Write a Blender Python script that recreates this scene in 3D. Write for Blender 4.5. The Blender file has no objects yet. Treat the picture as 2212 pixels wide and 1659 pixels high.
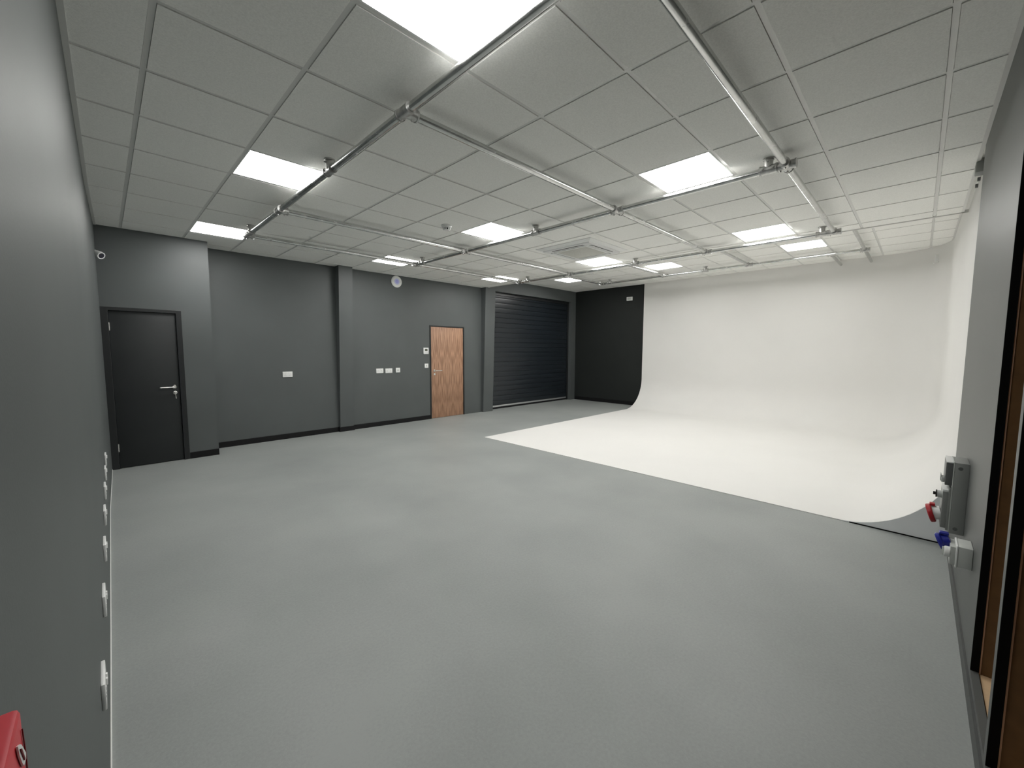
import bpy, bmesh, math, random
from mathutils import Vector, Matrix
random.seed(4)
C = bpy.context.scene.collection
sc = bpy.context.scene

# ------------------------------------------------------------------ camera
cd = bpy.data.cameras.new('camera'); cam = bpy.data.objects.new('camera', cd); C.objects.link(cam)
cd.sensor_fit = 'HORIZONTAL'; cd.sensor_width = 36.0
cd.lens = 879.98 / 2212 * 36.0
cd.clip_start = 0.01; cd.clip_end = 100
rx = Vector((0.70652382, -0.70768025, 0.00357242))
dn = Vector((-0.0565846, -0.06152254, -0.99650046))
fw = Vector((0.70542347, 0.70384916, -0.08351095))
m = Matrix.Identity(4)
for i in range(3):
    m[i][0] = rx[i]; m[i][1] = -dn[i]; m[i][2] = -fw[i]
m[0][3], m[1][3], m[2][3] = 0.965487, -1.778742, 1.504
cam.matrix_world = m
sc.camera = cam

# ------------------------------------------------------------------ world, view, exposure
w = bpy.data.worlds.new('world'); sc.world = w; w.use_nodes = True
w.node_tree.nodes['Background'].inputs[0].default_value = (0.02, 0.02, 0.02, 1)
w.node_tree.nodes['Background'].inputs[1].default_value = 0.0
sc.view_settings.view_transform = 'Standard'
sc.view_settings.look = 'None'
sc.view_settings.gamma = 1.0
sc.view_settings.use_curve_mapping = False
sc.view_settings.exposure = 0.0
PANEL_RADIANCE = 24.0          # the twelve LED ceiling panels light the room
sc.cycles.max_bounces = 10
sc.cycles.diffuse_bounces = 8
sc.cycles.use_denoising = True

# ------------------------------------------------------------------ dimensions (metres)
ZC = 2.971          # lower ceiling
ZR = 3.246          # raised ceiling
XS = 7.47           # where the ceiling steps up
XF = 11.16          # far wall
YB = 5.673          # back wall
YS = 5.226          # back wall step in front of the black door
XSTEP = 2.062
YR = -2.02          # right wall
YC = -2.05          # cove side face
XCF = 11.10         # cove far face
LW = [(-2.12, 0.884), (0.0, 0.900), (3.5, 0.932), (5.226, 0.969), (5.8, 0.978)]   # left wall, slightly out of true
def lwx(y):
    for (a, xa), (b, xb) in zip(LW, LW[1:]):
        if y <= b: return xa + (xb - xa) * (y - a) / (b - a)
    return LW[-1][1]

# ------------------------------------------------------------------ materials
def s2l(c):
    c /= 255.0
    return c / 12.92 if c <= 0.04045 else ((c + 0.055) / 1.055) ** 2.4
def rgb(r, g, b): return (s2l(r), s2l(g), s2l(b), 1)
def mat(name, col, rough=0.5, metal=0.0, spec=0.5, noise=0.0, nscale=8.0, bump=0.0, bscale=60.0, coat=0.0, rnoise=0.0, stretch=None):
    mt = bpy.data.materials.new(name); mt.use_nodes = True
    nt = mt.node_tree; b = nt.nodes['Principled BSDF']
    b.inputs['Roughness'].default_value = rough
    b.inputs['Metallic'].default_value = metal
    b.inputs['Specular IOR Level'].default_value = spec
    b.inputs['Coat Weight'].default_value = coat
    b.inputs['Base Color'].default_value = col
    tc = nt.nodes.new('ShaderNodeTexCoord')
    src = tc.outputs['Object']
    if stretch:
        mp = nt.nodes.new('ShaderNodeMapping'); mp.inputs['Scale'].default_value = stretch
        nt.links.new(src, mp.inputs[0]); src = mp.outputs[0]
    n = nt.nodes.new('ShaderNodeTexNoise'); n.inputs['Scale'].default_value = nscale; n.inputs['Detail'].default_value = 6
    nt.links.new(src, n.inputs['Vector'])
    mr = nt.nodes.new('ShaderNodeMapRange')
    mr.inputs['From Min'].default_value = 0.3; mr.inputs['From Max'].default_value = 0.7
    mr.inputs['To Min'].default_value = 1 - noise; mr.inputs['To Max'].default_value = 1 + noise
    nt.links.new(n.outputs['Fac'], mr.inputs['Value'])
    mx = nt.nodes.new('ShaderNodeVectorMath'); mx.operation = 'SCALE'
    mx.inputs[0].default_value = col[:3]
    nt.links.new(mr.outputs[0], mx.inputs['Scale'])
    nt.links.new(mx.outputs[0], b.inputs['Base Color'])
    if rnoise:
        m2 = nt.nodes.new('ShaderNodeMapRange')
        m2.inputs['From Min'].default_value = 0.3; m2.inputs['From Max'].default_value = 0.7
        m2.inputs['To Min'].default_value = rough - rnoise; m2.inputs['To Max'].default_value = rough + rnoise
        nt.links.new(n.outputs['Fac'], m2.inputs['Value']); nt.links.new(m2.outputs[0], b.inputs['Roughness'])
    if bump:
        n2 = nt.nodes.new('ShaderNodeTexNoise'); n2.inputs['Scale'].default_value = bscale; n2.inputs['Detail'].default_value = 3
        nt.links.new(tc.outputs['Object'], n2.inputs['Vector'])
        bp = nt.nodes.new('ShaderNodeBump'); bp.inputs['Strength'].default_value = bump; bp.inputs['Distance'].default_value = 0.002
        nt.links.new(n2.outputs['Fac'], bp.inputs['Height']); nt.links.new(bp.outputs[0], b.inputs['Normal'])
    return mt
def emit(name, col, strength):
    mt = bpy.data.materials.new(name); mt.use_nodes = True
    nt = mt.node_tree; nt.nodes.clear()
    e = nt.nodes.new('ShaderNodeEmission'); e.inputs[0].default_value = col; e.inputs[1].default_value = strength
    o = nt.nodes.new('ShaderNodeOutputMaterial'); nt.links.new(e.outputs[0], o.inputs[0])
    return mt

M = {}
M['wall'] = mat('dark grey wall paint', (0.086, 0.096, 0.096, 1), 0.54, spec=0.6, noise=0.05, nscale=2.0, bump=0.12, bscale=220)
M['wall_r'] = mat('mid grey wall paint', (0.10, 0.105, 0.10, 1), 0.45, spec=0.5, noise=0.05, nscale=2.0, bump=0.12, bscale=220)
M['wall_f'] = mat('black wall paint', (0.017, 0.020, 0.019, 1), 0.6, spec=0.3, noise=0.06, nscale=2.0, bump=0.1, bscale=220)
M['skirt'] = mat('black skirting paint', (0.006, 0.006, 0.007, 1), 0.5, spec=0.3)
M['skirt_r'] = mat('grey skirting paint', (0.07, 0.074, 0.072, 1), 0.5, spec=0.4)
M['door_black'] = mat('black door paint', (0.022, 0.025, 0.026, 1), 0.5, spec=0.4, noise=0.08, nscale=3)
M['frame_black'] = mat('black frame gloss', (0.016, 0.018, 0.019, 1), 0.38, spec=0.5)
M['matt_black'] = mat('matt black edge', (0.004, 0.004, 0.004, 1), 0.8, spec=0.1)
M['tee'] = mat('ceiling grid enamel', (0.70, 0.70, 0.68, 1), 0.30, spec=0.9)
M['white_pl'] = mat('white plastic', (0.82, 0.83, 0.82, 1), 0.35, spec=0.5)
M['grey_pl'] = mat('grey plastic', (0.25, 0.26, 0.25, 1), 0.5, spec=0.4, bump=0.25, bscale=400)
M['lgrey_pl'] = mat('light grey plastic', (0.52, 0.54, 0.52, 1), 0.45, spec=0.4, bump=0.2, bscale=400)
M['dgrey_pl'] = mat('smoked plastic', (0.13, 0.135, 0.135, 1), 0.4, spec=0.4)
M['slot'] = mat('dark slot', (0.02, 0.018, 0.018, 1), 0.8)
M['steel'] = mat('galvanised steel', (0.60, 0.61, 0.60, 1), 0.24, metal=1.0, noise=0.12, nscale=9, rnoise=0.05)
M['fitting'] = mat('cast steel fitting', (0.52, 0.52, 0.51, 1), 0.36, metal=0.95, noise=0.2, nscale=30, bump=0.06, bscale=120)
M['chrome'] = mat('brushed steel', (0.75, 0.74, 0.72, 1), 0.25, metal=1.0)
M['silver'] = mat('silver rail', (0.62, 0.63, 0.64, 1), 0.38, metal=0.7)
M['shutter'] = mat('shutter slat enamel', (0.012, 0.0165, 0.0215, 1), 0.32, spec=0.6)
M['red'] = mat('red plastic', (0.62, 0.028, 0.045, 1), 0.42, spec=0.4)
M['red_d'] = mat('dark red groove', (0.16, 0.005, 0.010, 1), 0.6, spec=0.2)
M['red_c'] = mat('red connector', (0.42, 0.012, 0.02, 1), 0.35)
M['blue'] = mat('blue connector', (0.012, 0.02, 0.26, 1), 0.3)
M['brown'] = mat('brown board', (0.155, 0.080, 0.028, 1), 0.6, noise=0.12, nscale=20)
M['beige'] = mat('pale plywood', (0.70, 0.50, 0.30, 1), 0.5, noise=0.10, nscale=14)
M['edge_wood'] = mat('pink wood edge', (0.75, 0.50, 0.36, 1), 0.5)
M['filter'] = mat('air grille mesh', (0.56, 0.56, 0.52, 1), 0.8, noise=0.1, nscale=90)
M['seal'] = mat('white sealant', (0.88, 0.88, 0.86, 1), 0.4)
M['led'] = emit('led panel diffuser', (1.0, 0.985, 0.955, 1), PANEL_RADIANCE)
M['ring'] = mat('lilac plastic', (0.42, 0.42, 0.80, 1), 0.35)
M['ring2'] = mat('pale lilac plastic', (0.60, 0.62, 0.85, 1), 0.35)
M['lens'] = mat('camera lens glass', (0.006, 0.006, 0.02, 1), 0.08, spec=0.8)
M['lcd'] = mat('display', (0.07, 0.08, 0.05, 1), 0.3)
M['coveend'] = mat('pale grey board', (0.80, 0.82, 0.83, 1), 0.5, noise=0.04, nscale=3)

def tile_mat():
    mt = mat('mineral ceiling tile', (0.92, 0.92, 0.89, 1), 0.85, spec=0.15, noise=0.06, nscale=130, bump=0.35, bscale=340)
    return mt
M['tile'] = tile_mat()

def floor_mat():
    mt = bpy.data.materials.new('grey vinyl floor'); mt.use_nodes = True
    nt = mt.node_tree; b = nt.nodes['Principled BSDF']; L = nt.links
    tc = nt.nodes.new('ShaderNodeTexCoord')
    def noise(s, d, rgh=0.5):
        n = nt.nodes.new('ShaderNodeTexNoise'); n.inputs['Scale'].default_value = s; n.inputs['Detail'].default_value = d
        n.inputs['Roughness'].default_value = rgh; L.new(tc.outputs['Object'], n.inputs['Vector']); return n
    a = noise(0.9, 5); c = noise(70, 4, 0.7)
    mx = nt.nodes.new('ShaderNodeMath'); mx.operation = 'MULTIPLY_ADD'; mx.inputs[1].default_value = 0.6
    L.new(c.outputs['Fac'], mx.inputs[0]); L.new(a.outputs['Fac'], mx.inputs[2])
    cr = nt.nodes.new('ShaderNodeValToRGB')
    cr.color_ramp.elements[0].position = 0.5; cr.color_ramp.elements[0].color = (0.245, 0.262, 0.255, 1)
    cr.color_ramp.elements[1].position = 1.1 if False else 1.0; cr.color_ramp.elements[1].color = (0.325, 0.345, 0.333, 1)
    L.new(mx.outputs[0], cr.inputs[0]); 
    # sparse pale flecks
    v = nt.nodes.new('ShaderNodeTexVoronoi'); v.inputs['Scale'].default_value = 2.3; L.new(tc.outputs['Object'], v.inputs['Vector'])
    lt = nt.nodes.new('ShaderNodeMath'); lt.operation = 'LESS_THAN'; lt.inputs[1].default_value = 0.008; L.new(v.outputs['Distance'], lt.inputs[0])
    mc = nt.nodes.new('ShaderNodeMix'); mc.data_type = 'RGBA'; mc.inputs[7].default_value = (0.42, 0.44, 0.42, 1)
    L.new(lt.outputs[0], mc.inputs[0]); L.new(cr.outputs[0], mc.inputs[6]); L.new(mc.outputs[2], b.inputs['Base Color'])
    b.inputs['Roughness'].default_value = 0.5
    b.inputs['Specular IOR Level'].default_value = 0.45
    bp = nt.nodes.new('ShaderNodeBump'); bp.inputs['Strength'].default_value = 0.3; bp.inputs['Distance'].default_value = 0.002
    L.new(c.outputs['Fac'], bp.inputs['Height']); L.new(bp.outputs[0], b.inputs['Normal'])
    return mt
M['floor'] = floor_mat()

def cove_mat():
    return mat('white cove paint', (0.775, 0.77, 0.75, 1), 0.6, spec=0.3, noise=0.02, nscale=0.8, bump=0.08, bscale=40)
M['cove'] = cove_mat()

def walnut():
    mt = bpy.data.materials.new('walnut veneer'); mt.use_nodes = True
    nt = mt.node_tree; b = nt.nodes['Principled BSDF']; L = nt.links
    tc = nt.nodes.new('ShaderNodeTexCoord'); sp = nt.nodes.new('ShaderNodeSeparateXYZ'); L.new(tc.outputs['Object'], sp.inputs[0])
    pp = nt.nodes.new('ShaderNodeMath'); pp.operation = 'PINGPONG'; pp.inputs[1].default_value = 0.145; L.new(sp.outputs[0], pp.inputs[0])
    cb = nt.nodes.new('ShaderNodeCombineXYZ'); L.new(pp.outputs[0], cb.inputs[0]); L.new(sp.outputs[2], cb.inputs[2])
    mp = nt.nodes.new('ShaderNodeMapping'); mp.inputs['Scale'].default_value = (12, 1, 0.75); L.new(cb.outputs[0], mp.inputs[0])
    n = nt.nodes.new('ShaderNodeTexNoise'); n.inputs['Scale'].default_value = 1.6; n.inputs['Detail'].default_value = 2; L.new(mp.outputs[0], n.inputs['Vector'])
    k = nt.nodes.new('ShaderNodeMath'); k.operation = 'MULTIPLY'; k.inputs[1].default_value = 6.0; L.new(n.outputs['Fac'], k.inputs[0])
    fr = nt.nodes.new('ShaderNodeMath'); fr.operation = 'PINGPONG'; fr.inputs[1].default_value = 0.5; L.new(k.outputs[0], fr.inputs[0])
    mp2 = nt.nodes.new('ShaderNodeMapping'); mp2.inputs['Scale'].default_value = (190, 1, 3); L.new(cb.outputs[0], mp2.inputs[0])
    n2 = nt.nodes.new('ShaderNodeTexNoise'); n2.inputs['Scale'].default_value = 1.0; n2.inputs['Detail'].default_value = 4; L.new(mp2.outputs[0], n2.inputs['Vector'])
    ad = nt.nodes.new('ShaderNodeMath'); ad.operation = 'MULTIPLY_ADD'; ad.inputs[1].default_value = 0.45; L.new(fr.outputs[0], ad.inputs[0]); L.new(n2.outputs['Fac'], ad.inputs[2])
    cr = nt.nodes.new('ShaderNodeValToRGB'); e = cr.color_ramp.elements
    e[0].position = 0.36; e[0].color = (0.17, 0.082, 0.045, 1); e[1].position = 0.86; e[1].color = (0.58, 0.34, 0.215, 1)
    L.new(ad.outputs[0], cr.inputs[0]); L.new(cr.outputs[0], b.inputs['Base Color'])
    b.inputs['Roughness'].default_value = 0.42
    return mt
M['walnut'] = walnut()

# ------------------------------------------------------------------ mesh helpers
class MB:
    def __init__(s): s.bm = bmesh.new()
    def box(s, x0, x1, y0, y1, z0, z1, bev=0.0, seg=2):
        r = bmesh.ops.create_cube(s.bm, size=1.0)
        for v in r['verts']:
            v.co = Vector((x0 + (v.co.x + .5) * (x1 - x0), y0 + (v.co.y + .5) * (y1 - y0), z0 + (v.co.z + .5) * (z1 - z0)))
        if bev:
            es = list({e for v in r['verts'] for e in v.link_edges})
            bmesh.ops.bevel(s.bm, geom=es, offset=bev, segments=seg, affect='EDGES', profile=0.5)
        return s
    def cyl(s, a, b, r0, r1=None, n=24, caps=True):
        a, b = Vector(a), Vector(b); r1 = r0 if r1 is None else r1
        d = (b - a); q = d.to_track_quat('Z', 'Y').to_matrix().to_4x4()
        bmesh.ops.create_cone(s.bm, cap_ends=caps, segments=n, radius1=r0, radius2=r1, depth=d.length,
                              matrix=Matrix.Translation((a + b) / 2) @ q)
        return s
    def sphere(s, c, r, n=16):
        bmesh.ops.create_uvsphere(s.bm, u_segments=n, v_segments=n // 2, radius=r, matrix=Matrix.Translation(Vector(c))); return s
    def lathe(s, a, axis, prof, n=32):
        """prof: (distance along axis, radius) pairs"""
        a = Vector(a); ax = Vector(axis).normalized(); q = ax.to_track_quat('Z', 'Y').to_matrix()
        rings = []
        for d, r in prof:
            rings.append([s.bm.verts.new(a + q @ Vector((max(r, 1e-5) * math.cos(t), max(r, 1e-5) * math.sin(t), d))) for t in [2 * math.pi * k / n for k in range(n)]])
        for p, q2 in zip(rings, rings[1:]):
            for k in range(n): s.bm.faces.new((p[k], p[(k + 1) % n], q2[(k + 1) % n], q2[k]))
        s.bm.faces.new(rings[0][::-1]); s.bm.faces.new(rings[-1]); return s
    def prism(s, pts, d):
        """closed polygon of 3-D points, extruded by the vector d"""
        d = Vector(d); a = [s.bm.verts.new(Vector(p)) for p in pts]; b = [s.bm.verts.new(Vector(p) + d) for p in pts]
        s.bm.faces.new(a); s.bm.faces.new(b[::-1])
        for i in range(len(a)):
            j = (i + 1) % len(a); s.bm.faces.new((a[j], a[i], b[i], b[j]))
        return s
    def build(s, name, m, parent=None, smooth=True, origin=None):
        bmesh.ops.recalc_face_normals(s.bm, faces=s.bm.faces)
        me = bpy.data.meshes.new(name)
        o = bpy.data.objects.new(name, me); C.objects.link(o)
        off = Vector(origin) if origin is not None else (parent_loc(parent) if parent else Vector((0, 0, 0)))
        for v in s.bm.verts: v.co -= off
        if smooth:
            for f in s.bm.faces: f.smooth = True
            for e in s.bm.edges:
                if len(e.link_faces) == 2 and e.calc_face_angle(0) > math.radians(32): e.smooth = False
        s.bm.to_mesh(me); s.bm.free()
        me.materials.append(m)
        if parent:
            o.parent = parent; o.location = off - parent_loc(parent)
        else: o.location = off
        return o
def parent_loc(p):
    v = Vector(p.location)
    while p.parent: p = p.parent; v += Vector(p.location)
    return v
def tag(o, label, cat, group=None, kind=None):
    o['label'] = label; o['category'] = cat
    if group: o['group'] = group
    if kind: o['kind'] = kind
    return o
def thing(name, loc, label, cat, group=None, kind=None):
    o = bpy.data.objects.new(name, None); C.objects.link(o); o.location = loc; o.empty_display_size = 0.05
    return tag(o, label, cat, group, kind)
def copy_tree(o, parent=None):
    c = o.copy(); C.objects.link(c)
    if parent: c.parent = parent
    for ch in [k for k in o.children]: copy_tree(ch, c)
    return c

# ================================================================== THE SETTING
tag(MB().box(0.7, XF + .1, -2.9, 6.1, -0.1, 0.0).build('floor', M['floor']), 'mid grey smooth sheet floor running through the whole room', 'floor', kind='structure')

# left wall: a long dark wall, very slightly bowed
b = MB()
b.prism([(x, y, 0) for y, x in LW] + [(0.7, 5.8, 0), (0.7, -2.12, 0)], (0, 0, ZC + .02))
tag(b.build('wall_left', M['wall'], smooth=False), 'long dark grey painted wall at the left edge with a row of white sockets', 'wall', kind='structure')
b = MB()
pts = [(-2.02, lwx(-2.02)), (0, .9), (3.5, .932), (5.2, lwx(5.2))]
for (ya, xa), (yb, xb) in zip(pts, pts[1:]):
    b.prism([(xa - .001, ya, 0), (xb - .001, yb, 0), (xb + .0035, yb, 0), (xa + .0035, ya, 0)], (0, 0, 0.011))
tag(b.build('trim_1', M['seal'], smooth=False), 'thin white sealant line where the left wall meets the grey floor', 'trim', kind='structure')

# back wall
b = MB()
DX0, DX1, DZ = 0.985, 1.712, 1.985          # black door opening
b.box(0.9, DX0, YS, YS + .5, 0, ZC + .02); b.box(DX1, XSTEP, YS, YS + .5, 0, ZC + .02); b.box(DX0, DX1, YS, YS + .5, DZ, ZC + .02)
b.box(DX0, DX1, YS + .3, YS + .5, 0, DZ)
WX0, WX1, WZ = 5.945, 6.845, 2.012         # wooden door opening
b.box(XSTEP - .05, WX0, YB, YB + .12, 0, ZC + .3); b.box(WX1, 7.735, YB, YB + .12, 0, ZC + .3); b.box(WX0, WX1, YB, YB + .12, WZ, ZC + .3)
b.box(WX0, WX1, YB + .08, YB + .12, 0, WZ)
b.box(7.735, 10.925, YB, YB + .25, 2.935, ZR + .05); b.box(10.925, XF, YB, YB + .25, 0, ZR + .05); b.box(7.7, 7.735, YB, YB + .25, 0, 2.935)
b.box(7.7, 11.2, YB + .24, YB + .3, 0, ZR + .05)
back = tag(b.build('wall_back', M['wall'], smooth=False), 'dark grey back wall holding both doors and the roller shutter', 'wall', kind='structure')

# tapering boxed columns standing off the back wall
def column(x0, x1, dt, db, ztop, label):
    b = MB()
    b.prism([(x0, YB + .01, 0), (x0, YB - db, 0), (x0, YB - dt, ztop), (x0, YB + .01, ztop)], (x1 - x0, 0, 0))
    return tag(b.build('column', M['wall'], smooth=False), label, 'column', group='boxed columns along the back wall')
column(3.955, 4.20, .185, .05, ZC - .002, 'dark grey boxed column between the lone socket and the access point')
column(7.39, 7.70, .165, .06, ZC - .002, 'dark grey boxed column at the left side of the roller shutter')

# far wall (black) behind the cove
tag(MB().box(XF, XF + .1, -2.2, 6.0, 0, ZR + .05).build('wall_far', M['wall_f'], smooth=False), 'black painted end wall between roller shutter and white cove', 'wall', kind='structure')

# right wall with two tall openings into built-in niches
OA0, OA1, OB0, OB1, OZ0, OZ1 = 3.04, 3.58, 2.45, 2.994, 0.112, 2.62
b = MB(); T = YR - .025
b.box(OA1, 5.49, T, YR, 0, ZC + .02); b.box(OA0, OA1, T, YR, 0, OZ0); b.box(OA0, OA1, T, YR, OZ1, ZC + .02)
b.box(OB1, OA0, T, YR, 0, ZC + .02); b.box(OB0, OB1, T, YR, 0, OZ0); b.box(OB0, OB1, T, YR, OZ1, ZC + .02)
b.box(0.8, OB0, T, YR, 0, ZC + .02)
b.box(0.8, 2.44, T - .1, T, 0, ZC + .02); b.box(3.63, 5.49, T - .1, T, 0, ZC + .02)
wr = tag(b.build('wall_right', M['wall_r'], smooth=False), 'grey painted wall at the right edge with two tall openings', 'wall', kind='structure')
b = MB()
for x0, x1 in ((OA0, OA1), (OB0, OB1)):
    b.box(x1 - .003, x1 + .0005, T - .001, YR - .0005, OZ0, OZ1); b.box(x0 - .0005, x0 + .003, T - .001, YR - .0005, OZ0, OZ1)
    b.box(x0, x1, T - .001, YR - .0005, OZ1 - .003, OZ1 + .0005)
b.build('opening_edge', M['matt_black'], wr, smooth=False)['label'] = 'matt black edge lining of the openings'

def niche(x0, x1, label):
    t = thing('wall_niche', ((x0 + x1) / 2, T - .3, 0), label, 'built-in niche', 'tall niches in the right wall')
    MB().box(x1 + .004, x1 + .028, T - .6, T - .002, .075, OZ1 + .05).build('side_panel', M['brown'], t)
    MB().box(x0 - .012, x0 - .004, T - .6, T - .002, .075, OZ1 + .05).build('side_panel', M['brown'], t)
    MB().box(x0 - .012, x1 + .028, T - .62, T - .6, .075, OZ1 + .05).build('back_panel', M['brown'], t)
    MB().box(x0 - .012, x1 + .028, T - .6, T - .002, OZ1 + .03, OZ1 + .05).build('top_panel', M['brown'], t)
    MB().box(x0 - .003, x1 + .003, T - .6, T - .003, .085, .104).build('bottom_board', M['beige'], t)['label'] = 'pale plywood bottom board'
    MB().box(x1 + .0005, x1 + .0038, T - .006, T - .0012, .104, OZ1).build('edge_strip', M['edge_wood'], t)['label'] = 'thin pinkish wood edge strip'
niche(OA0, OA1, 'brown-lined niche with pale bottom board, nearest the power sockets')
niche(OB0, OB1, 'brown-lined niche cut by the right picture edge, nearest the viewer')

# skirtings
d = .014
def skirt(name, pts, m, label, h=.085, d=.014):
    b = MB()
    for (x0, x1, y0, y1) in pts: b.box(x0, x1, y0, y1, 0, h)
    return tag(b.build(name, m, smooth=False), label, 'skirting board', kind='structure')
skirt('baseboard_back', [(1.735, XSTEP, YS - d, YS), (XSTEP, 3.94, YB - d, YB), (3.94, 4.215, YB - .060, YB), (4.215, 5.925, YB - d, YB)], M['skirt'],
      'black skirting board along the foot of the dark back wall')
skirt('baseboard_far', [(XF - .016, XF, 3.45, YB - .02)], M['skirt'], 'black skirting board under the black end wall', h=.10)
skirt('baseboard_right', [(0.9, 5.49, YR, YR + .008)], M['skirt_r'], 'grey skirting board along the right wall under the power sockets', h=.08)

# ------------------------------------------------------------------ ceilings
LIGHTS = [(3, -1), (3, 3), (3, 7), (7, -1), (7, 3), (7, 7), (11, -1), (11, 3), (11, 7), (15, -1), (15, 3), (15, 7)]
AC = [(9, 2), (10, 2), (9, 3), (10, 3)]
G = .6; TW = .012
def ceiling(z, x0, x1, y0, y1, skip, notch=None):
    bt = MB()
    def clip(a, b, lo, hi): return max(a, lo), min(b, hi)
    bt.box(x0 - .05, x1, y0 - .05, y1 + .05, z + .02, z + .06)
    i0, i1 = math.floor(x0 / G), math.ceil(x1 / G); j0, j1 = math.floor(y0 / G), math.ceil(y1 / G)
    for i in range(i0, i1):
        for j in range(j0, j1):
            if (i, j) in skip: continue
            a, b_ = clip(i * G + TW + .0015, (i + 1) * G - TW - .0015, x0 + .022, x1 - .022)
            c, d = clip(j * G + TW + .0015, (j + 1) * G - TW - .0015, y0 + .022, y1 - .022)
            if notch and (i + .5) * G < notch[0] : d = min(d, notch[1] - .022)
            if b_ - a < .02 or d - c < .02: continue
            bt.box(a, b_, c, d, z - .0045, z + .012)
    o = bt.build('ceiling', M['tile'], smooth=False)
    g = MB()
    for i in range(i0, i1 + 1):
        x = i * G
        if not (x0 < x < x1): continue
        for (ya, yb) in ([(y0, y1)] if i != 10 else [(y0, 2 * G), (4 * G, y1)]) if z < 3.1 else [(y0, y1)]:
            g.box(x - TW, x + TW, ya, yb, z, z + .03)
    for j in range(j0, j1 + 1):
        y = j * G
        if not (y0 < y < y1): continue
        for (xa, xb) in ([(x0, x1)] if j != 3 else [(x0, 9 * G), (11 * G, x1)]) if z < 3.1 else [(x0, x1)]:
            g.box(xa, xb, y - TW, y + TW, z + .0003, z + .029)
    yl = y1 if not notch else notch[1]
    g.box(x0 - .02, x0 + .022, y0, yl, z - .003, z + .02); g.box(x1 - .022, x1, y0, y1, z - .003, z + .02)
    g.box(x0, x1, y0, y0 + .022, z - .003, z + .02)
    g.box(notch[0] if notch else x0, x1, y1 - .022, y1, z - .003, z + .02)
    if notch: g.box(x0, notch[0], notch[1] - .022, notch[1], z - .003, z + .02)
    g.build('ceiling_grid', M['tee'], o, smooth=False)
    return o
skip = set(LIGHTS) | set(AC)
tag(ceiling(ZC, .86, XS, YR, YB, skip, (XSTEP, YS)), 'lower suspended ceiling of pale grey square tiles over the near room', 'ceiling', kind='structure')
tag(ceiling(ZR, XS, XCF + .05, YC, YB, skip), 'raised suspended tile ceiling beyond the step towards the end wall', 'ceiling', kind='structure')
tag(MB().box(XS - .006, XS + .012, YC, YB, ZC - .012, ZR + .05).build('trim_2', M['tee'], smooth=False), 'pale edge board where the ceiling steps up', 'trim', kind='structure')
# wedge that closes the ceiling against the bowed left wall
b = MB()
for (ya, xa), (yb_, xb) in zip(LW, LW[1:]):
    ya, yb_ = max(ya, YR), min(yb_, YS)
    if yb_ > ya: b.prism([(lwx(ya) - .01, ya, ZC - .008), (lwx(yb_) - .01, yb_, ZC - .008), (lwx(yb_) + .024, yb_, ZC - .008), (lwx(ya) + .024, ya, ZC - .008)], (0, 0, .02))
tag(b.build('trim_3', M['tee'], smooth=False), 'pale ceiling edge angle along the left wall', 'trim', kind='structure')

# ------------------------------------------------------------------ LED panels
ll = {(3, -1): 'square LED panel cut by the top picture edge, under the near pipe',
      (3, 3): 'square LED panel half crossed by the near left pipe, second of its row',
      (3, 7): 'square LED panel beside the left corner of the pipe frame, above the black door',
      (7, -1): 'largest square LED panel right of centre, above the middle pipe near the right corner joint',
      (7, 3): 'square LED panel beside the smoke detector in the middle of the ceiling',
      (7, 7): 'square LED panel split by the pipe near the first boxed column',
      (11, -1): 'square LED panel beside the right corner elbow of the lower pipe frame',
      (11, 3): 'square LED panel touching the air conditioning cassette',
      (11, 7): 'thin-looking LED panel split by the pipe near the roller shutter corner',
      (15, -1): 'square LED panel on the raised ceiling nearest the cove side wall',
      (15, 3): 'square LED panel on the raised ceiling between the two short cross pipes',
      (15, 7): 'square LED panel on the raised ceiling above the roller shutter'}
for (i, j) in LIGHTS:
    z = ZC if i < 12 else ZR
    t = thing('ceiling_light', ((i + .5) * G, (j + .5) * G, z), ll[(i, j)], 'ceiling light', 'square LED panels in the tile ceiling')
    x0, x1, y0, y1 = i * G + TW, (i + 1) * G - TW, j * G + TW, (j + 1) * G - TW
    f = .010
    b = MB(); b.box(x0, x1, y0, y0 + f, z - .002, z + .012); b.box(x0, x1, y1 - f, y1, z - .002, z + .012)
    b.box(x0, x0 + f, y0 + f, y1 - f, z - .002, z + .012); b.box(x1 - f, x1, y0 + f, y1 - f, z - .002, z + .012)
    b.build('frame', M['white_pl'], t, smooth=False)
    b = MB(); b.box(x0 + f, x1 - f, y0 + f, y1 - f, z + .0005, z + .006)
    b.build('diffuser', M['led'], t, smooth=False)['label'] = 'glowing white diffuser'

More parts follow.
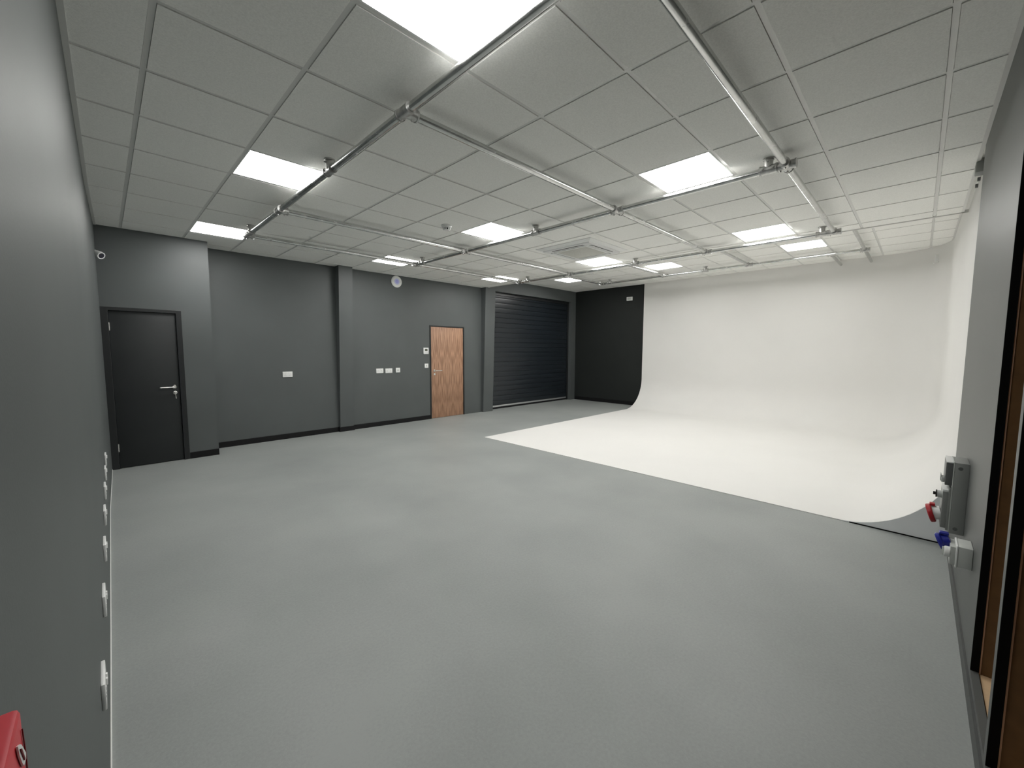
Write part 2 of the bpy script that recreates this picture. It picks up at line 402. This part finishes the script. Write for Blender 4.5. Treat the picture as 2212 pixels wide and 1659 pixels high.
# ------------------------------------------------------------------ air conditioning cassette
ax, ay = 6.0, 1.815
t = thing('air_conditioner', (ax, ay, ZC), 'white four-way ceiling cassette air conditioner with grey grille', 'air conditioner')
b = MB()   # cut tiles round the cassette, part of the unit surround
x0, x1, y0, y1 = 9 * G + TW, 11 * G - TW, 2 * G + TW, 4 * G - TW
b.box(x0, x1, y0, ay - .47, ZC - .0045, ZC + .012); b.box(x0, x1, ay + .47, y1, ZC - .0045, ZC + .012)
b.box(x0, ax - .47, ay - .47, ay + .47, ZC - .0045, ZC + .012); b.box(ax + .47, x1, ay - .47, ay + .47, ZC - .0045, ZC + .012)
b.build('surround_tile', M['tile'], t, smooth=False)
H = .475; d = .045
b = MB()
def frust(b, h0, h1, za, zb):
    vs = [b.bm.verts.new((ax + sx * h0, ay + sy * h0, za)) for sx, sy in ((-1, -1), (1, -1), (1, 1), (-1, 1))]
    ws = [b.bm.verts.new((ax + sx * h1, ay + sy * h1, zb)) for sx, sy in ((-1, -1), (1, -1), (1, 1), (-1, 1))]
    b.bm.faces.new(vs); b.bm.faces.new(ws[::-1])
    for k in range(4): b.bm.faces.new((vs[k], ws[k], ws[(k + 1) % 4], vs[(k + 1) % 4]))
frust(b, H, H, ZC + .01, ZC - .012); frust(b, H - .002, .425, ZC - .012, ZC - .030); frust(b, .400, .395, ZC - .030, ZC - d)
b.build('casing', M['white_pl'], t, smooth=False)
z = ZC - d
for k, (sx, sy) in enumerate(((1, 0), (-1, 0), (0, 1), (0, -1))):
    b = MB()
    if sx: b.box(ax + sx * .335 - .022, ax + sx * .335 + .022, ay - .27, ay + .27, z - .0015, z + .002)
    else: b.box(ax - .27, ax + .27, ay + sy * .335 - .022, ay + sy * .335 + .022, z - .0015, z + .002)
    o = b.build('air_slot', M['slot'], t, smooth=False)
    b = MB()
    if sx: b.prism([(ax + sx * .318, ay - .265, z - .002), (ax + sx * .352, ay - .265, z - .008), (ax + sx * .352, ay - .265, z - .0055), (ax + sx * .318, ay - .265, z)], (0, .53, 0))
    else: b.prism([(ax - .265, ay + sy * .318, z - .002), (ax - .265, ay + sy * .352, z - .008), (ax - .265, ay + sy * .352, z - .0055), (ax - .265, ay + sy * .318, z)], (.53, 0, 0))
    b.build('louvre_flap', M['white_pl'], o, smooth=False)
g = MB().box(ax - .255, ax + .255, ay - .255, ay + .255, z - .004, z, .003).build('grille', M['filter'], t)
g['label'] = 'square grey intake grille'
b = MB().box(ax - .29, ax + .29, ay - .29, ay - .258, z - .006, z); b.box(ax - .29, ax + .29, ay + .258, ay + .29, z - .006, z)
b.box(ax - .29, ax - .258, ay - .258, ay + .258, z - .006, z); b.box(ax + .258, ax + .29, ay - .258, ay + .258, z - .006, z)
b.build('grille_frame', M['white_pl'], t, smooth=False)

# ------------------------------------------------------------------ pipe frames under the ceiling
PR = .0242; FR = .0315
def tee_fit(parent, p, axis, branches, name='tee_fitting', L=.062):
    b = MB(); p = Vector(p); a = Vector(axis)
    def sleeve(u, v):
        b.cyl(u, v, FR, n=28)
        dd = (v - u).normalized()
        b.cyl(v - dd * .009, v + dd * .001, FR + .0035, n=28)
    sleeve(p, p + a * L); sleeve(p, p - a * L)
    for br in branches:
        sleeve(p, p + Vector(br) * (L + .016))
        q = p + Vector(br) * (L * .72); sd = Vector((0, 0, -1)) if abs(br[2]) < .5 else a
        b.cyl(q + sd * .028, q + sd * .040, .006, n=8)
    sd = Vector((0, 0, -1)) if abs(a.z) < .5 else Vector((1, 0, 0))
    b.cyl(p + a * L * .6 + sd * .028, p + a * L * .6 + sd * .041, .006, n=8)
    return b.build(name, M['fitting'], parent)
def frame(name, label, xs, ys, z, zc, xcut, ypipes, stubs, x_start):
    t = thing(name, (sum(xs) / len(xs), sum(ys) / len(ys), z), label, 'pipe frame', 'galvanised pipe frames under the ceiling')
    xa, xb = min(xs), max(xs)
    for x in ypipes:
        MB().cyl((x, ys[0], z), (x, ys[-1], z), PR, n=32).build('pipe', M['steel'], t)
    for y in ys:
        MB().cyl((x_start, y, z), (xcut if (xcut and y == ys[0]) else xb, y, z), PR, n=32).build('pipe', M['steel'], t)
    if xcut: MB().cyl((xb, -.60, z), (xcut, -.60, z), PR, n=32).build('pipe', M['steel'], t); tee_fit(t, (xb, -.60, z), (0, 1, 0), [(1, 0, 0)], 'tee_fitting')
    for x in ypipes:
        for k, y in enumerate(ys):
            br = []
            if x > xa + .01 or x_start < xa - .01: br.append((-1, 0, 0))
            if x < xb - .01: br.append((1, 0, 0))
            tee_fit(t, (x, y, z), (0, 1, 0), br, 'tee_fitting')
    for (x, y) in stubs:
        b = MB(); p = Vector((x, y, z))
        b.cyl(p - Vector((0, .058, 0)), p + Vector((0, .058, 0)), FR, n=28)
        for s in (-1, 1):
            b.cyl(p + Vector((0, s * .049, 0)), p + Vector((0, s * .059, 0)), FR + .0035, n=28)
            b.cyl(p + Vector((-.026, s * .036, 0)), p + Vector((-.044, s * .036, 0)), .009, n=12)
        b.cyl(p, (x, y, zc - .012), .0295, n=28)
        b.cyl((x, y, zc - .020), (x, y, zc - .012), .033, n=28)
        b.cyl((x - .024, y, z + .052), (x - .046, y, z + .052), .0075, n=10)
        o = b.build('ceiling_fixing', M['fitting'], t)
        MB().cyl((x, y, zc - .014), (x, y, zc - .001), .041, n=32).build('flange', M['fitting'], o)
    return t
zp = ZC - .085
PXS = [2.291, 4.655, 7.070]; PYS = [-.988, .432, 2.835, 4.105]
frame('pipe_frame', 'galvanised pipe grid clamped under the lower ceiling across most of the room', PXS, PYS, zp, ZC, None, PXS,
      [(2.291, 1.547), (2.291, 3.93), (4.645, -.872), (4.655, 1.512), (4.655, 3.93), (7.065, -.872), (7.07, 1.535), (7.07, 3.88)], 2.291)
zp2 = ZR - .085
frame('pipe_frame', 'galvanised pipe frame under the raised ceiling near the white cove wall', [8.0, 9.90], [-1.04, .668, 2.35, 3.97], zp2, ZR, XCF - .001, [9.90],
      [(9.90, 1.475), (9.90, 3.74)], 7.62)

# ------------------------------------------------------------------ infinity cove
RX, RY, RZ = .80, .70, .75
cx, cy = XCF - RX, YC + RY
YL, XN = 3.44, 5.53
cols = []
n = 40
for k in range(n + 1): cols.append(((cx, YL + (cy - YL) * k / n), (RX, 0)))
for k in range(1, 17):
    a = math.pi / 2 * k / 16; cols.append(((cx, cy), (RX * math.cos(a), -RY * math.sin(a))))
for k in range(1, n + 1): cols.append(((cx + (XN - cx) * k / n, cy), (0, -RY)))
t = thing('infinity_cove', (8.3, .7, 0), 'large white curved infinity cove sweeping from floor up two walls', 'infinity cove')
b = MB(); ns = 20; grid = []
for (px, py), (dx, dy) in cols:
    c = []
    for q in range(ns + 1):
        a = math.pi / 2 * q / ns
        c.append(b.bm.verts.new((px + dx * math.sin(a), py + dy * math.sin(a), .006 + RZ * (1 - math.cos(a)))))
    top = ZR + .01
    for q in (1, 2, 3): c.append(b.bm.verts.new((px + dx, py + dy, .006 + RZ + (top - .006 - RZ) * q / 3)))
    grid.append(c)
for c0, c1 in zip(grid, grid[1:]):
    for q in range(len(c0) - 1):
        vs = [c0[q], c1[q], c1[q + 1], c0[q + 1]]
        if (vs[0].co - vs[1].co).length < 1e-6: vs = [c0[q], c1[q + 1], c0[q + 1]]
        b.bm.faces.new(vs)
surf = b.build('cove_surface', M['cove'], t)
MB().box(XN, cx + .001, cy - .001, YL, .0, .006).build('cove_floor', M['cove'], t, smooth=False)
# pale grey end board that closes the curve at the near end
b = MB(); prof = [(XN - .004, YR, 0.001), (XN - .004, cy + .35, 0.001)]
for q in range(0, ns + 1):
    a = math.pi / 2 * q / ns; prof.append((XN - .004, max(cy - RY * math.sin(a), YC), .004 + RZ * (1 - math.cos(a))))
prof = [p for p in prof if p[1] >= YR - .035]
prof = [(XN - .004, YC, 0.001), (XN - .004, cy, 0.001)] + prof[3:]
b.prism(prof, (.012, 0, 0)); b.build('end_board', M['coveend'], t, smooth=False)['label'] = 'pale grey end board under the curve'

MB().box(XN - .007, XN - .0035, YR - .02, cy - .08, 0.0, .010).build('shadow_gap_strip', M['matt_black'], t, smooth=False)['label'] = 'black strip standing in for the shadow gap under the end board'  # solid black strip, paints in the shadow line along the board foot

# ------------------------------------------------------------------ doors
def lever(parent, p, ln, side, keyed):
    x, y, z = p
    b = MB(); b.lathe((x, y, z), (0, -1, 0), [(0, .0265), (.006, .0265), (.009, .023), (.009, .0)], 28)
    b.cyl((x, y - .006, z), (x, y - .052, z), .0095, n=16)
    b.cyl((x, y - .048, z), (x + side * ln, y - .048, z), .0095, .0085, n=16); b.sphere((x + side * ln, y - .048, z), .0085, 12); b.sphere((x, y - .048, z), .0098, 12)
    o = b.build('door_handle', M['chrome'], parent); o['label'] = 'brushed steel lever handle'
    b = MB(); b.lathe((x, y, z - .075), (0, -1, 0), [(0, .0235), (.007, .0235), (.009, .020), (.009, 0)], 24)
    b.box(x - .004, x + .004, y - .014, y - .008, z - .085, z - .065)
    b.build('keyhole_cover', M['chrome'], parent)
    if keyed:
        b = MB(); b.box(x - .0015, x + .0015, y - .042, y - .010, z - .080, z - .070)
        b.cyl((x - .001, y - .045, z - .080), (x + .001, y - .045, z - .080), .014, n=18)
        b.cyl((x, y - .048, z - .094), (x + .004, y - .046, z - .15), .0035, .006, n=10)
        b.build('key', M['chrome'], parent)['label'] = 'key hanging in the lock'
t = thing('door_1', (1.35, YS, 0), 'black painted door in black frame beside the left wall', 'door', kind='structure')
y = YS
b = MB(); fo = .03
b.box(.962, 1.035, y - .022, y, 0, 2.008, .004); b.box(1.672, 1.732, y - .022, y, 0, 2.008, .004); b.box(1.030, 1.677, y - .022, y, 1.965, 2.008, .004)
b.box(DX0, 1.033, y, y + .10, 0, DZ); b.box(1.676, DX1, y, y + .10, 0, DZ); b.box(1.033, 1.676, y, y + .10, 1.968, DZ)
b.build('door_frame', M['frame_black'], t, smooth=False)
leaf = MB().box(1.037, 1.670, y + .004, y + .046, .006, 1.963, .0015).build('door_leaf', M['door_black'], t)
lever(leaf, (1.618, y + .004, .994), .150, -1, True)
for zz in (1.772, .265):
    b = MB(); b.cyl((1.036, y - .004, zz - .05), (1.036, y - .004, zz + .05), .0075, n=12); b.box(1.036, 1.046, y + .001, y + .005, zz - .048, zz + .048)
    b.build('hinge', M['chrome'], t)['label'] = 'steel hinge'

t = thing('door_2', (6.39, YB, 0), 'walnut veneered door in slim black frame on the back wall', 'door', kind='structure')
y = YB; b = MB()
b.box(5.930, 5.958, y - .012, y + .06, 0, 2.024, .002); b.box(6.834, 6.862, y - .012, y + .06, 0, 2.024, .002); b.box(5.955, 6.837, y - .012, y + .06, 1.998, 2.024, .002)
b.build('door_frame', M['frame_black'], t, smooth=False)
leaf = MB().box(5.961, 6.831, y + .001, y + .045, .006, 1.995, .0015).build('door_leaf', M['walnut'], t)
leaf['label'] = 'walnut veneer leaf with mirrored grain'
lever(leaf, (6.045, y + .001, 1.045), .165, 1, False)
for zz in (1.75, 1.0, .25):
    MB().cyl((6.834, y - .014, zz - .045), (6.834, y - .014, zz + .045), .006, n=12).build('hinge', M['frame_black'], t)

# ------------------------------------------------------------------ roller shutter
t = thing('door_3', (9.33, YB + .12, 0), 'dark roller shutter with silver bottom rail in the back wall', 'roller shutter', kind='structure')
ys = YB + .13
b = MB(); z = .085; p = .1235; prof = [(0, 0)]
pts = []
while z < 2.93:
    pts += [(ys + .004, z), (ys + .004, z + .0045), (ys - .004, z + .0055), (ys - .0075, z + .007), (ys - .0090, z + .030), (ys - .0092, z + .060), (ys - .0088, z + .100), (ys - .0075, z + .116), (ys - .003, z + .1215), (ys + .004, z + .1225)]
    z += p
b.prism([(7.745, a, c) for a, c in pts] + [(7.745, ys + .02, z), (7.745, ys + .02, .085)], (3.17, 0, 0))
b.build('slat_curtain', M['shutter'], t, smooth=False)
MB().box(7.745, 10.915, ys - .014, ys + .012, .048, .088, .003).build('bottom_rail', M['silver'], t)['label'] = 'silver bottom rail'
MB().box(7.745, 10.915, ys - .010, ys + .008, .002, .048).build('rubber_seal', M['skirt'], t)
for x in (7.736, 10.880):
    MB().box(x, x + .045, ys - .045, ys - .016, 0, 2.93, .002).build('guide_rail', M['frame_black'], t) if x > 8 else None
MB().box(7.738, 10.922, ys - .03, ys + .08, 2.86, 2.932).build('shutter_box', M['frame_black'], t)

# ------------------------------------------------------------------ fittings on the back wall
def plate(x, z, w_, h_, name, label, cat, group, kind_):
    y = YB
    t = thing(name, (x, y, z), label, cat, group)
    MB().box(x - w_ / 2, x + w_ / 2, y - .011, y, z - h_ / 2, z + h_ / 2, .003).build('face_plate', M['white_pl'], t)
    if kind_ == 'double':
        for s in (-1, 1):
            b = MB(); cx_ = x + s * .036; f = y - .0112
            b.box(cx_ - .0025, cx_ + .0025, f, f + .003, z + .002, z + .011)
            b.box(cx_ - .0125, cx_ - .0065, f, f + .003, z - .016, z - .0115); b.box(cx_ + .0065, cx_ + .0125, f, f + .003, z - .016, z - .0115)
            b.build('socket_holes', M['slot'], t)
            MB().box(x + s * .012 - .006, x + s * .012 + .006, y - .015, y - .010, z + .008, z + .030, .001).build('rocker_switch', M['white_pl'], t)
    elif kind_ == 'switch':
        MB().box(x - .010, x + .010, y - .016, y - .010, z - .018, z + .018, .002).build('rocker_switch', M['lgrey_pl'], t)
    elif kind_ == 'data':
        MB().box(x - .018, x + .018, y - .0125, y - .0105, z - .014, z + .012, .001).build('outlet_cover', M['lgrey_pl'], t)
    return t
gs = 'white face plates on the back wall'
plate(3.125, 1.084, .150, .090, 'wall_socket', 'lone white double socket on the dark wall left of the first column', 'socket', gs, 'double')
plate(4.770, 1.086, .148, .090, 'wall_socket', 'white double socket, leftmost of the three plates right of the column', 'socket', gs, 'double')
plate(4.962, 1.082, .148, .090, 'wall_socket', 'white double socket in the middle of the three plates right of the column', 'socket', gs, 'double')
plate(5.162, 1.088, .095, .095, 'wall_outlet', 'small square white outlet, rightmost of the three plates right of the column', 'outlet', gs, 'data')
plate(5.838, 1.160, .090, .090, 'light_switch', 'small square white switch beside the walnut door, below the thermostat', 'switch', gs, 'switch')
t = thing('thermostat', (5.828, YB, 1.475), 'white controller with dark display beside the walnut door', 'thermostat')
MB().box(5.766, 5.890, YB - .020, YB, 1.408, 1.542, .004).build('casing', M['white_pl'], t)
MB().box(5.796, 5.860, YB - .0215, YB - .019, 1.474, 1.518, .001).build('display', M['lcd'], t)['label'] = 'dark green-grey display'
b = MB()
for k in range(3): b.box(5.800 + k * .024, 5.812 + k * .024, YB - .0225, YB - .019, 1.436, 1.444, .001)
b.build('buttons', M['lgrey_pl'], t)

t = thing('access_point', (5.166, YB, 2.845), 'round white wireless access point with lilac rings high on back wall', 'access point')
p0 = (5.166, YB, 2.845)
MB().lathe(p0, (0, -1, 0), [(0, .112), (.008, .115), (.018, .112), (.027, .098), (.030, .08), (.0305, 0)], 48).build('shell', M['white_pl'], t)
MB().lathe((5.166, YB - .0302, 2.845), (0, -1, 0), [(0, .060), (.002, .058), (.0025, 0)], 40).build('outer_ring', M['ring2'], t)['label'] = 'pale lilac disc'
MB().lathe((5.166, YB - .0322, 2.845), (0, -1, 0), [(0, .036), (.002, .034), (.0025, 0)], 32).build('inner_ring', M['ring'], t)['label'] = 'deeper lilac disc'
for s in (-1, 1): MB().box(5.166 + s * .082 - .014, 5.166 + s * .082 + .014, YB - .0305, YB - .026, 2.841, 2.849, .001).build('mark', M['lgrey_pl'], t)

# detector on the black far wall
t = thing('wall_sensor', (XF, 3.88, 2.895), 'small white boxed unit with grey grille high on the black wall', 'sensor')
MB().box(XF - .035, XF, 3.795, 3.965, 2.845, 2.945, .006).build('casing', M['white_pl'], t)
MB().box(XF - .038, XF - .034, 3.822, 3.938, 2.866, 2.924, .002).build('grille', M['lgrey_pl'], t)['label'] = 'grey grille'

# ------------------------------------------------------------------ smoke detector
p0 = (3.92, 2.27, ZC - .0045)
t = thing('smoke_detector', p0, 'small white smoke detector on the ceiling beside a square LED panel', 'smoke detector')
MB().lathe(p0, (0, 0, -1), [(0, .062), (.012, .062), (.017, .058), (.024, .056), (.028, .050), (.028, .0)], 36).build('base', M['white_pl'], t)
b = MB(); b.lathe((p0[0], p0[1], p0[2] - .052), (0, 0, -1), [(0, .036), (.004, .037), (.009, .032), (.010, 0)], 32)
for k in range(8):
    a = math.pi / 4 * k; q = Vector((math.cos(a) * .036, math.sin(a) * .036, 0))
    b.cyl(Vector(p0) + q * 1.15 - Vector((0, 0, .022)), Vector(p0) + q - Vector((0, 0, .054)), .005, n=8)
b.build('cage', M['white_pl'], t)
MB().cyl((p0[0], p0[1], p0[2] - .022), (p0[0], p0[1], p0[2] - .053), .018, n=20).build('sensing_chamber', M['slot'], t)['label'] = 'dark sensing chamber'

# ------------------------------------------------------------------ security camera on the left wall
t = thing('security_camera', (lwx(5.0), 5.02, 2.60), 'white bullet security camera high on the left wall above the black door', 'security camera')
wx = lwx(5.0)
MB().cyl((wx, 5.03, 2.605), (wx + .012, 5.03, 2.605), .034, n=24).build('mount_plate', M['white_pl'], t)
a = Vector((wx + .006, 5.03, 2.605)); c = Vector((wx + .046, 4.985, 2.575)); dr = (c - a).normalized()
b = MB(); b.lathe(a, dr, [(0, .024), (.012, .036), (.050, .042), (.080, .041), (.082, .038), (.080, .034), (.078, .0)], 32)
body = b.build('camera_body', M['white_pl'], t)
b = MB(); b.lathe(a + dr * .0785, dr, [(0, .030), (.002, .030), (.003, .0)], 24); b.build('front_glass', M['lens'], body)['label'] = 'dark front glass'

# ------------------------------------------------------------------ row of sockets along the left wall
SOCK = []
R_ = Matrix((rx, dn, fw)); CAM = Vector((0.965487, -1.778742, 1.504))
ys_ = [(0.07, .392), (0.62, .436), (1.17, .463), (1.62, .510), (2.07, .545), (2.56, .560), (2.98, .585)]
SLAB = ['nearest the viewer', 'second from the viewer', 'third from the viewer', 'fourth from the viewer', 'fifth from the viewer', 'sixth from the viewer', 'furthest, nearest the black door']
proto = None
def sock_parts(t, x, y, z):
    w_, h_ = .148, .088
    def place(o): return o
    MB().box(x, x + .011, y - w_ / 2, y + w_ / 2, z - h_ / 2, z + h_ / 2, .003).build('face_plate', M['white_pl'], t)
    for s in (-1, 1):
        MB().box(x + .010, x + .016, y + s * .014 - .006, y + s * .014 + .006, z + .006, z + .028, .0015).build('rocker_switch', M['white_pl'], t)
        b = MB(); cy_ = y + s * .038
        b.box(x + .0095, x + .0114, cy_ - .0025, cy_ + .0025, z + .002, z + .011)
        b.box(x + .0095, x + .0114, cy_ - .0125, cy_ - .0065, z - .016, z - .0115); b.box(x + .0095, x + .0114, cy_ + .0065, cy_ + .0125, z - .016, z - .0115)
        b.build('socket_holes', M['slot'], t)
for k, (yy, zz) in enumerate(ys_):
    x = lwx(yy) - .0004
    if proto is None:
        t = thing('wall_socket', (x, yy, zz), '', 'socket'); sock_parts(t, x, yy, zz); proto = t
    else:
        t = copy_tree(proto); t.location = (x, yy, zz)
    tag(t, 'white double socket low on the left wall, ' + SLAB[k], 'socket', 'white sockets in a row low on the left wall')

# ------------------------------------------------------------------ red call point at the left edge
bx = lwx(-1.5); fx = .930
t = thing('fire_call_point', (bx, -1.55, 1.30), 'red fire alarm call point with white emblem at the bottom left edge', 'fire call point')
yb, zt = -1.500, 1.3425
MB().box(bx - .001, fx, yb - .087, yb, zt - .087, zt, .0022).build('casing', M['red'], t)
b = MB()
# white house-shaped call symbol with two arrows either side of a dot
def fpoly(b, pts): b.prism([(fx + .0003, yb - u, zt - v) for u, v in pts], (.0006, 0, 0))
fpoly(b, [(.0205, .0055), (.0160, .0077), (.0125, .0105), (.0050, .0200), (.0060, .0220), (.0120, .0210), (.0155, .0165), (.0190, .0105)])
b.build('emblem', M['white_pl'], t, smooth=False)['label'] = 'white printed emblem'
b = MB(); b.prism([(fx + .0009, yb - u, zt - v) for u, v in [(.0178, .0088), (.0171, .0105), (.0116, .0188), (.0104, .0188), (.0153, .0105)]], (.0004, 0, 0))
b.build('emblem_line', M['red_d'], t, smooth=False)
b = MB(); b.prism([(fx + .0002, yb - u, zt - v) for u, v in [(.0045, .0085), (.0038, .0088), (.0010, .0240), (.0022, .0400), (.0035, .0400), (.0022, .0240)]], (.0004, 0, 0))
b.build('moulded_groove', M['red_d'], t, smooth=False)

# ------------------------------------------------------------------ power boxes on the right wall
X0 = 4.39
t = thing('power_supply_box', (X0, YR, .66), 'tall grey wall box with red power connector on the right wall', 'power box')
MB().box(X0, X0 + .20, YR, -1.961, .448, .867, .003).build('casing', M['grey_pl'], t)
MB().box(X0 - .0005, X0 + .2005, -1.9615, -1.957, .446, .869, .001).build('casing_rim', M['lgrey_pl'], t)
MB().box(X0 + .004, X0 + .196, -1.957, -1.928, .728, .860, .002).build('breaker_cover', M['dgrey_pl'], t)['label'] = 'darker hinged breaker cover'
MB().box(X0 - .0002, X0 + .2, -1.957, -1.9285, .8605, .867, .001).build('top_cap', M['white_pl'], t)
b = MB(); b.box(X0 + .04, X0 + .10, -1.928, -1.914, .735, .765, .002); b.box(X0 + .05, X0 + .09, -1.914, -1.910, .74, .78, .001); b.build('cover_latch', M['lgrey_pl'], t)
MB().box(X0 + .003, X0 + .197, -1.957, -1.947, .460, .715, .002).build('lower_cover', M['grey_pl'], t)
MB().box(X0 + .006, X0 + .19, -1.947, -1.924, .472, .688, .002).build('connector_plate', M['grey_pl'], t)
MB().box(X0 + .004, X0 + .19, -1.947, -1.9235, .688, .700, .001).build('top_cap', M['white_pl'], t)
b = MB(); b.cyl((X0 + .04, -1.924, .662), (X0 + .04, -1.902, .662), .021, n=24)
k = b.build('rotary_knob', M['lgrey_pl'], t)
b = MB(); b.cyl((X0 + .04, -1.902, .662), (X0 + .04, -1.897, .662), .022, n=24); b.box(X0 + .034, X0 + .046, -1.897, -1.886, .654, .670, .001); b.build('knob_grip', M['slot'], k)
q = Vector((X0 + .075, -1.924, .540)); dr = Vector((0, 1, -.32)).normalized()
b = MB(); b.lathe(q - dr * .004, dr, [(0, .038), (.030, .040), (.034, .043), (.034, 0)], 32); k = b.build('connector_body', M['white_pl'], t)
b = MB(); b.lathe(q + dr * .029, dr, [(0, .050), (.006, .054), (.020, .054), (.024, .050), (.024, .0)], 36); b.box(q.x - .02, q.x + .02, q.y + .024, q.y + .048, q.z + .036, q.z + .050, .003)
b.build('connector_lid', M['red_c'], k)['label'] = 'red connector lid'
for zz in (.835, .480): MB().lathe((X0 - .0002, -1.985, zz), (-1, 0, 0), [(0, .010), (.0008, .010), (.0008, .008), (.0004, .0078), (.0004, 0)], 20).build('knockout', M['dgrey_pl'], t)

X1 = 3.857
t = thing('power_socket_box', (X1, YR, .5), 'smaller pale grey wall box with blue connector below the tall one', 'power box')
MB().box(X1, X1 + .135, YR, -1.971, .452, .556, .004).build('casing', M['lgrey_pl'], t)
MB().box(X1 - .002, X1 + .137, -1.971, -1.963, .448, .558, .003).build('casing_rim', M['white_pl'], t)
MB().box(X1 + .006, X1 + .13, -1.963, -1.944, .456, .548, .003).build('cover', M['lgrey_pl'], t)
q = Vector((X1 + .030, -1.944, .510)); 
b = MB(); b.lathe(q, (0, 1, 0), [(0, .026), (.014, .026), (.019, .024), (.019, 0)], 28); k = b.build('rotary_switch', M['white_pl'], t)
MB().box(q.x - .006, q.x + .006, q.y + .019, q.y + .026, q.z - .02, q.z + .02, .002).build('switch_grip', M['lgrey_pl'], k)
q = Vector((X1 + .095, -1.944, .545)); dr = Vector((0, 1, -.45)).normalized()
b = MB(); b.lathe(q - dr * .004, dr, [(0, .032), (.024, .035), (.030, .042), (.040, .044), (.046, .040), (.047, 0)], 32)
b.box(q.x - .018, q.x + .018, q.y + .004, q.y + .040, q.z + .028, q.z + .040, .004); b.build('connector', M['blue'], t)['label'] = 'blue angled connector with hinged lid'

# ------------------------------------------------------------------ grey box by the cove top and small items high in the corner
t = thing('junction_box', (5.9, YC, 2.93), 'small grey box at the top of the cove side wall near ceiling', 'junction box')
MB().box(5.815, 5.93, YC, -1.998, 2.884, ZC - .006, .006).build('casing', M['grey_pl'], t)
for k in range(3): MB().box(6.05 + k * .20, 6.075 + k * .20, YC, YC + .018, ZC - .035, ZC - .006, .002).build('cable_clip', M['dgrey_pl'], t)
t = thing('corner_bracket', (10.9, -1.83, 3.0), 'small white bracket high in the far right corner of the cove', 'bracket')
b = MB(); b.box(10.80, 10.86, -1.90, -1.86, 2.98, 3.10, .004); b.box(10.78, 10.88, -1.93, -1.84, 2.965, 2.982, .003); b.build('bracket_body', M['white_pl'], t)
